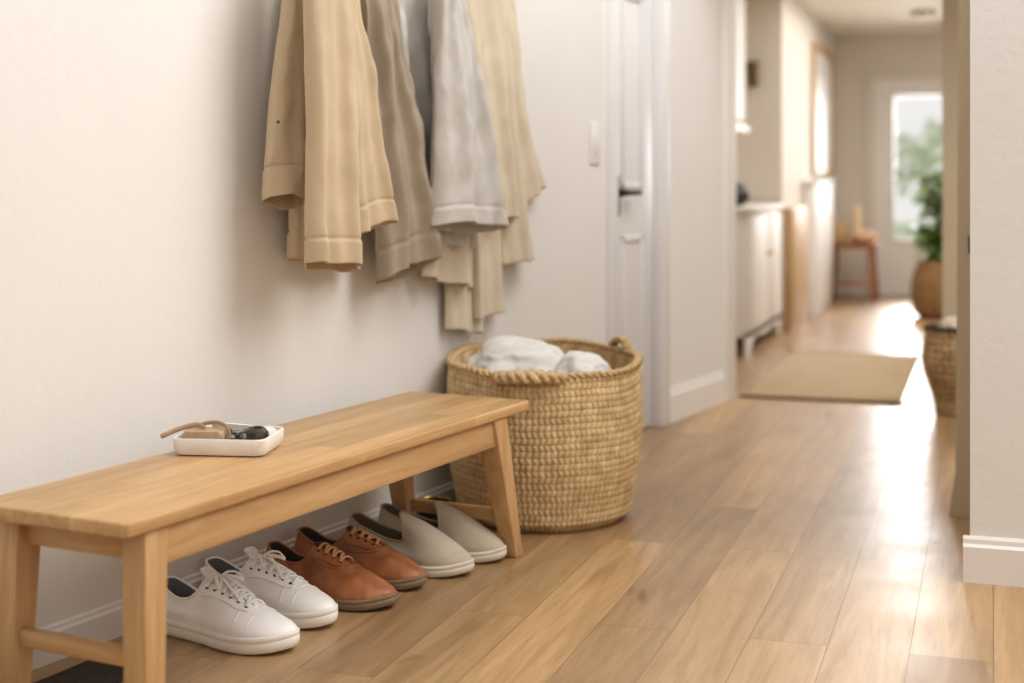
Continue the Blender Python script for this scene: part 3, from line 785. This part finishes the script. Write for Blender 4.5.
drape(c2, 'sleeve', M['taupe'], [(0,(363,0),(391,0)),(.12,(366,32),(395,32)),(.45,(374,125),(416,122)),(.8,(379,222),(430,207)),(1,(379,282),(438,259))], .106, .030, 4.2, 1.8, .012, .90, .022, crease=.010)
c3 = coat('linen_jacket', 'pale grey linen jacket hanging in the middle of the row of coats')
drape(c3, 'jacket_body', M['grey'], [(0,(391,0),(440,0)),(.4,(404,100),(450,100)),(.8,(424,200),(462,200)),(1,(436,246),(470,247))], .060, .020, 1.9, 2.0, .012, None, 0, crease=.012)
drape(c3, 'sleeve', M['grey'], [(0,(436,0),(460,0)),(.32,(437,75),(475,75)),(.7,(436,160),(490,158)),(1,(435,226),(500,230))], .168, .042, 3.6, 1.6, .010, .92, .016, crease=.011)
c4 = coat('wool_cardigan', 'long cream wool cardigan hanging rightmost, its hem stepping lowest')
drape(c4, 'cardigan_front', M['cream'], [(0,(462,0),(499,0)),(.3,(470,65),(504,65)),(1,(488,219),(517,217))], .088, .026, .7, 1.4, .009)
drape(c4, 'cardigan_side', M['cream'], [(0,(486,0),(505,0)),(.5,(494,124),(517,124)),(1,(505,264),(534,259))], .060, .024, 2.7, 1.3, .008)
drape(c4, 'sleeve', M['cream'], [(0,(494,0),(512,0)),(.6,(508,120),(527,120)),(1,(520,206),(545,188))], .045, .022, 4.4, 1.0, .006, None, .012)
drape(c4, 'hem_panel', M['cream'], [(0,(440,0),(466,0)),(.6,(430,180),(473,180)),(1,(421,277),(475,288))], .062, .020, 5.9, 1.7, .010)
drape(c4, 'hem_panel', M['cream'], [(0,(462,0),(486,0)),(.6,(468,190),(498,190)),(1,(474,320),(505,309))], .050, .018, 1.1, 1.5, .010)
drape(c4, 'hem_panel', M['cream'], [(0,(446,0),(470,0)),(.6,(447,200),(476,200)),(1,(448,329),(478,334))], .038, .016, 3.9, 1.4, .008)
# peg rail above the picture that carries them
pr_ = thing('peg_rail', 'oak peg rail the four coats hang from', 'peg rail', (*WALL_O, 0), WALL_A)
sa_, sb_ = -.75, .95
bm = new_bm(); box(bm, (0,sa_,1.80), (.02,sb_,1.90), .004); obj('rail', bm, M['rail'], pr_)
for px, n in ((320,.14),(378,.12),(428,.13),(482,.09)):
    s_, _ = ws(px, 0, n); bm = new_bm(); tube(bm, [(.018,s_,1.84),(.07,s_,1.845),(.11,s_,1.86),(.12,s_,1.875)], [.010,.010,.011,.013], 10); obj('peg', bm, M['leg'], pr_)

# ------------------------------------------------------------------ hall furniture
# white sideboard in the alcove
sb = thing('sideboard', 'white sideboard with bracket feet in the hall alcove', 'sideboard', (XA+.225, 9.70, 0), 0)
w2, l2, hh = .235, .72, .93
bm = new_bm(); box(bm, (-.205,-l2+.02,.12), (w2-.02,l2-.02,hh-.03), .003); obj('carcass', bm, M['white'], sb)
bm = new_bm(); box(bm, (-.21,-l2-.01,hh-.03), (w2+.01,l2+.01,hh), .006); obj('sideboard_top', bm, M['white'], sb)
for y0, y1 in ((-l2+.04,-.005),(.005,l2-.04)):
    bm = new_bm(); box(bm, (w2-.02,y0,.16), (w2-.003,y1,hh-.06), .003); a = obj('door', bm, M['white'], sb)
    bm = new_bm(); bmesh.ops.create_icosphere(bm, subdivisions=2, radius=.013); bmesh.ops.translate(bm, verts=bm.verts[:], vec=(w2+.012, y1-.05 if y0 < -.1 else y0+.05, .62)); obj('knob', bm, M['brass'], a)
bm = new_bm()    # scalloped apron between the feet
prof = [(-l2+.02,.14)]+[(lerp(-l2+.16,l2-.16,k/12), .125-.045*math.cos(2*PI*k/12)*0+.0) for k in range(13)]+[(l2-.02,.14)]
top_ = [(-l2+.02,.15),(l2-.02,.15)]
bot_ = [(l2-.02,.0),(l2-.10,.0),(l2-.13,.05),(l2-.20,.09),(l2-.32,.105),(0,.085),(-l2+.32,.105),(-l2+.20,.09),(-l2+.13,.05),(-l2+.10,.0),(-l2+.02,.0)]
rings(bm, [[(x, p[0], p[1]) for p in top_+bot_] for x in (w2-.05, w2-.02)]); obj('bracket_base', bm, M['white'], sb, smooth=False)
for y in (-l2+.05, l2-.05):
    bm = new_bm(); hexa(bm, [(-.20,y-.025,0),(-.17,y-.025,0),(-.17,y+.025,0),(-.20,y+.025,0)], [(-.205,y-.03,.125),(-.15,y-.03,.125),(-.15,y+.03,.125),(-.205,y+.03,.125)]); obj('leg', bm, M['white'], sb)
# dark bowl and pot on the sideboard
for nm, lab, y, x, prof in (('dark_bowl','dark brown bowl at the near end of the white sideboard',9.22,-1.66,[(.05,0),(.06,.008),(.12,.06),(.145,.10),(.135,.10),(.10,.05),(.04,.015)]),
                            ('dark_vase','squat dark vase on the white sideboard behind the bowl',9.55,-1.60,[(.05,0),(.09,.03),(.10,.08),(.07,.13),(.05,.15),(.045,.15),(.04,.10)])):
    bm = new_bm(); lathe(bm, prof, 28, cap0=True, cap1=True); tag(obj(nm, bm, M['darkmetal'], None, loc=(x,y,hh)), lab, 'bowl' if 'bowl' in nm else 'vase')
# wall cabinet above it
wc = thing('wall_cabinet', 'cream wall cabinet with a shelf below, above the white sideboard', 'cabinet', (XA, 9.35, 1.42), 0)
bm = new_bm(); box(bm, (0,-.95,.05), (.26,.55,1.06), .003); obj('carcass', bm, M['wall_tan'], wc)
for y0, y1 in ((-.93,-.205),(-.195,.53)):
    bm = new_bm(); box(bm, (.26,y0,.08), (.277,y1,1.04), .003); obj('door', bm, M['white'], wc)
bm = new_bm(); box(bm, (0,-.97,0), (.30,.57,.05), .004); obj('shelf', bm, M['white'], wc)
# sconce on the end wall of the alcove
lm = thing('wall_sconce', 'small brown wall sconce on the alcove end wall past the sideboard', 'lamp', (-1.62, 10.5, 1.86), 0)
bm = new_bm(); box(bm, (-.03,-.02,-.08), (.03,0,.08), .004); obj('back_plate', bm, M['stem'], lm)
bm = new_bm(); lathe(bm, [(.028,-.09),(.045,.09),(.042,.09),(.025,-.085)], 20, 0, -.06, True, True); obj('lamp_shade', bm, M['stem'], lm)
# tan low cupboard and white console along the hall wall
tb = thing('low_cupboard', 'shallow tan oak cupboard against the hall wall after the sideboard', 'cupboard', (XH+.006, 11.1, 0), 0)
bm = new_bm(); box(bm, (0,-.55,.0), (.05,.42,.90), .004); obj('carcass', bm, M['paleoak'], tb)
bm = new_bm(); box(bm, (.05,-.53,.06), (.062,.40,.87), .003); obj('door', bm, M['paleoak'], tb)
wcn = thing('white_console', 'shallow white console cabinet under the framed picture', 'cabinet', (XH+.006, 12.55, 0), 0)
bm = new_bm(); box(bm, (0,-.75,0), (.075,.62,1.07), .004); obj('carcass', bm, M['white'], wcn)
bm = new_bm(); box(bm, (0,-.78,1.07), (.095,.65,1.10), .004); obj('console_top', bm, M['white'], wcn)
for y0, y1 in ((-.73,-.07),(-.06,.60)):
    bm = new_bm(); box(bm, (.075,y0,.08), (.085,y1,1.03), .003); obj('door', bm, M['white'], wcn)
# framed picture
pc = thing('framed_picture', 'large pale picture in an oak frame on the left hall wall', 'picture', (XH, 13.1, 1.70), 0)
pw, ph = .78, .56
bm = new_bm()
for a, b_ in (((0,-pw,-ph),(.035,-pw+.06,ph)), ((0,pw-.06,-ph),(.035,pw,ph)), ((0,-pw+.06,-ph),(.035,pw-.06,-ph+.06)), ((0,-pw+.06,ph-.06),(.035,pw-.06,ph))): box(bm, a, b_, .003)
obj('frame', bm, M['paleoak'], pc)
bm = new_bm(); box(bm, (0,-pw+.06,-ph+.06), (.018,pw-.06,ph-.06)); obj('canvas', bm, M['art'], pc, smooth=False)
# small wooden table with things on it
tb2 = thing('side_table', 'small brown wooden side table against the far wall', 'table', (-1.19, 13.60, 0), 0)
bm = new_bm(); box(bm, (-.22,-.22,.48), (.22,.22,.525), .006); obj('tabletop', bm, M['brownwood'], tb2)
for sx in (-1, 1):
    for sy in (-1, 1):
        bm = new_bm(); hexa(bm, [(sx*.20-.016,sy*.20-.016,0),(sx*.20+.016,sy*.20-.016,0),(sx*.20+.016,sy*.20+.016,0),(sx*.20-.016,sy*.20+.016,0)], [(sx*.165-.022,sy*.165-.022,.48),(sx*.165+.022,sy*.165-.022,.48),(sx*.165+.022,sy*.165+.022,.48),(sx*.165-.022,sy*.165+.022,.48)], .003); obj('leg', bm, M['brownwood'], tb2)
bm = new_bm(); box(bm, (-.17,-.18,.14), (.17,.18,.16), .003); obj('shelf', bm, M['brownwood'], tb2)
bm = new_bm(); lathe(bm, [(.07,0),(.09,.02),(.10,.16),(.095,.20),(.085,.20),(.08,.05)], 24, cap0=True, cap1=True); tag(obj('wicker_pot', bm, M['braid'], None, loc=(-1.325,13.56,.525)), 'small wicker pot at the left of the brown side table', 'pot')
bm = new_bm(); lathe(bm, [(.042,0),(.045,.01),(.045,.33),(.035,.335)], 20, cap0=True, cap1=True); tag(obj('pillar_candle', bm, M['candle'], None, loc=(-1.165,13.68,.525)), 'tall cream pillar candle on the brown side table', 'candle')
bm = new_bm(); bmesh.ops.create_icosphere(bm, subdivisions=4, radius=1)
for v in bm.verts:
    k = 1+.2*noise.noise(v.co*1.8+Vector((4,1,2))); v.co = Vector((v.co.x*.12*k, v.co.y*.10*k, .055+v.co.z*.055*k))
    v.co.z = max(0, v.co.z)
tag(obj('folded_cloth', bm, M['peach'], None, loc=(-1.085,13.54,.525), angle=180), 'peach cloth heaped on the right of the brown side table', 'cloth')
# plant in a wicker pot by the door
pt = Vector((-.372, 12.05))
plb = thing('potted_plant', 'leafy green plant in a big wicker pot by the far door', 'plant', (pt.x, pt.y, 0), 0)
bm = new_bm(); basket_mesh(bm, lambda t: .175+.055*math.sin(PI*min(1,t*.9+.1))-.03*(1-sstep(0,.1,t)), 14, 30, lambda th: .46, 150, 84, .012); obj('pot_body', bm, mat_woven('brown_wicker', (60,44,28), (132,104,70), (164,134,96)), plb, angle=180)
bm = new_bm(); lathe(bm, [(.001,.41),(.17,.40)], 24, cap0=True); obj('soil', bm, M['soil'], plb)
bm = new_bm(); bl = new_bm()
rnd = random.Random(3)
for k in range(13):
    a = 2*PI*k/13+rnd.uniform(-.2,.2); hz_ = rnd.uniform(.62,1.32); sp = rnd.uniform(.10,.30)*(1.55-.75*hz_)
    end = Vector((math.cos(a)*sp, math.sin(a)*sp*.8, hz_))
    path = crv([(math.cos(a)*.03, math.sin(a)*.03, .40), (end.x*.35, end.y*.35, lerp(.4,hz_,.5)), end], 12); tube(bm, path, .007, 6)
    for j in range(20):
        u = rnd.uniform(.35,1.0); p = path[int(u*11)]
        an = rnd.uniform(0, 2*PI); ln = rnd.uniform(.10,.17); tilt = rnd.uniform(-.5,.7)
        dv = Vector((math.cos(an)*math.cos(tilt), math.sin(an)*math.cos(tilt), math.sin(tilt))); sv = dv.cross(Vector((0,0,1))).normalized()
        w = ln*.30; rows_ = []
        for q in range(6):
            f = q/5; c_ = p+dv*ln*f+Vector((0,0,-ln*.35*f*f)); ww = w*math.sin(PI*min(1,f*.92+.06))
            rows_.append([c_-sv*ww+Vector((0,0,ww*.3)), c_, c_+sv*ww+Vector((0,0,ww*.3))])
        rings(bl, rows_, False, False, False)
obj('stems', bm, M['stem'], plb); obj('leaves', bl, M['leaf'], plb, angle=180)
# second wicker basket by the jamb
b2 = thing('wicker_basket', 'tall dark wicker basket behind the white partition on the right', 'basket', (-.155, 7.12, 0), 0)
bm = new_bm(); basket_mesh(bm, lambda t: .085+.060*sstep(0,.65,t)-.01*sstep(.75,1,t), 12, 26, lambda th: .40, 140, 84, .014); obj('basket_body', bm, M['woven_dark'], b2, angle=180)
bm = new_bm(); braid(bm, [(.128*math.cos(2*PI*i/120), .128*math.sin(2*PI*i/120), .405) for i in range(120)], .013, 12, True); obj('rim_braid', bm, M['woven_dark'], b2, angle=180)
bm = new_bm(); bmesh.ops.create_icosphere(bm, subdivisions=4, radius=1)
for v in bm.verts:
    k = 1+.25*noise.noise(v.co*2+Vector((9,1,2))); v.co = Vector((v.co.x*.085*k, v.co.y*.085*k, v.co.z*.06*k))
tag(obj('folded_throw', bm, M['cream'], None, loc=(-.155,7.12,.40), angle=180), 'cream throw stuffed in the top of the tall dark wicker basket', 'cloth')
# rug
rg = thing('rug', 'flat tan jute rug on the hall floor beyond the coats', 'rug', (0,0,0), 0)
bm = new_bm(); prism(bm, [(-1.19,7.36),(-.42,7.36),(-.42,9.30),(-1.19,9.30)], 0, .012, .004); obj('rug_field', bm, M['rug'], rg)
for y in (7.335, 9.298):
    bm = new_bm(); box(bm, (-1.205,y,0), (-.405,y+.027,.013), .004); obj('binding', bm, M['rugedge'], rg)
# ceiling smoke alarm
al = thing('smoke_alarm', 'round grey smoke alarm on the hall ceiling', 'smoke alarm', (-.52, 12.3, 2.48), 0)
bm = new_bm(); lathe(bm, [(.10,0),(.10,-.02),(.085,-.035),(.03,-.04)], 28, cap0=True, cap1=True); obj('housing', bm, M['grey_plastic'], al)
bm = new_bm(); lathe(bm, [(.035,-.038),(.035,-.05),(.015,-.053)], 20, cap0=True, cap1=True); obj('sensor_cap', bm, M['grey_plastic'], al)

# ------------------------------------------------------------------ garden outside the far door
bm = new_bm(); box(bm, (-14,14.42,-.1), (14,40,-.04)); struct('ground', bm, M['grass'], smooth=False)
def bush(name, label, loc, R_, H_, seed, n):
    rn = random.Random(seed); root = thing(name, label, 'tree', loc, 0)
    bm = new_bm(); tube(bm, [(0,0,-.04),(.03,0,H_*.3),(0,.03,H_*.6)], [.09,.07,.04], 8); obj('trunk', bm, M['stem'], root)
    bm = new_bm()
    for k in range(n):
        v = Vector((rn.gauss(0,1), rn.gauss(0,1), rn.gauss(0,1))).normalized()*rn.uniform(.55,1)
        p = Vector((v.x*R_, v.y*R_, H_*.62+v.z*H_*.40)); s = rn.uniform(.12,.22)
        a = Vector((rn.gauss(0,1), rn.gauss(0,1), rn.gauss(0,1))).normalized(); b_ = a.orthogonal().normalized()
        bm.faces.new([bm.verts.new(q) for q in (p-a*s, p-b_*s*.5, p+a*s, p+b_*s*.5)])
    obj('foliage', bm, M['leaf_pale'], root, smooth=False)
bush('garden_tree', 'pale green leafy tree in the garden beyond the far door glass', (-.4,27,0), 1.6, 2.3, 5, 300)
#bush('garden_shrub', 'pale low shrub in the garden outside the left of the door glass', (-1.0,20,0), .7, 1.1, 8, 300)

# ------------------------------------------------------------------ light
w = bpy.data.worlds.new('sky'); bpy.context.scene.world = w; w.use_nodes = True
bg = w.node_tree.nodes['Background']; bg.inputs[0].default_value = (1.0,.985,.965,1); bg.inputs[1].default_value = .86
def area(name, loc, target, sx, sy, power, col):
    l = bpy.data.lights.new(name, 'AREA'); l.shape = 'RECTANGLE'; l.size = sx; l.size_y = sy; l.energy = power; l.color = col
    o = bpy.data.objects.new(name, l); C.objects.link(o); o.location = loc
    o.rotation_euler = (Vector(target)-Vector(loc)).to_track_quat('-Z', 'Y').to_euler(); return o
area('skylight', (1.6,4.0,4.3), (-1.35,4.3,.5), 2.6, 3.6, 215, (1,.99,.97))
area('entry_fill', (2.2,-2.6,3.0), (-.9,6,.9), 2.2, 1.6, 26, (1,.99,.97))  # added fill from behind the camera, not a real window
area('hall_fill', (-.4,10.2,2.44), (-.4,10.2,0), 1.6, 4.5, 58, (1,.99,.975))  # added overhead fill that evens out the far hall, not a fixture
area('side_room_window', (1.12,10.6,1.6), (-.9,13.6,1.2), 1.6, 1.6, 30, (.98,.99,1))
area('garden_daylight', (-.5,15.6,1.7), (-.6,12.5,.6), 1.1, 1.5, 215, (.97,.985,1))

# ------------------------------------------------------------------ camera
cam = bpy.data.cameras.new('camera'); co = bpy.data.objects.new('camera', cam); C.objects.link(co)
co.location = (0,0,EYE); co.rotation_euler = (PI/2, 0, YAW)
cam.sensor_width = 36; cam.sensor_fit = 'HORIZONTAL'; cam.lens = F/1024*36
cam.shift_x = 0; cam.shift_y = (180-341.5)/1024
cam.dof.use_dof = True; cam.dof.focus_distance = 3.6; cam.dof.aperture_fstop = cam.lens/1000/.033
cam.clip_start = .05; cam.clip_end = 200
bpy.context.scene.camera = co
vs = bpy.context.scene.view_settings
vs.view_transform = 'Standard'; vs.look = 'None'; vs.exposure = 0.07; vs.gamma = 0.93
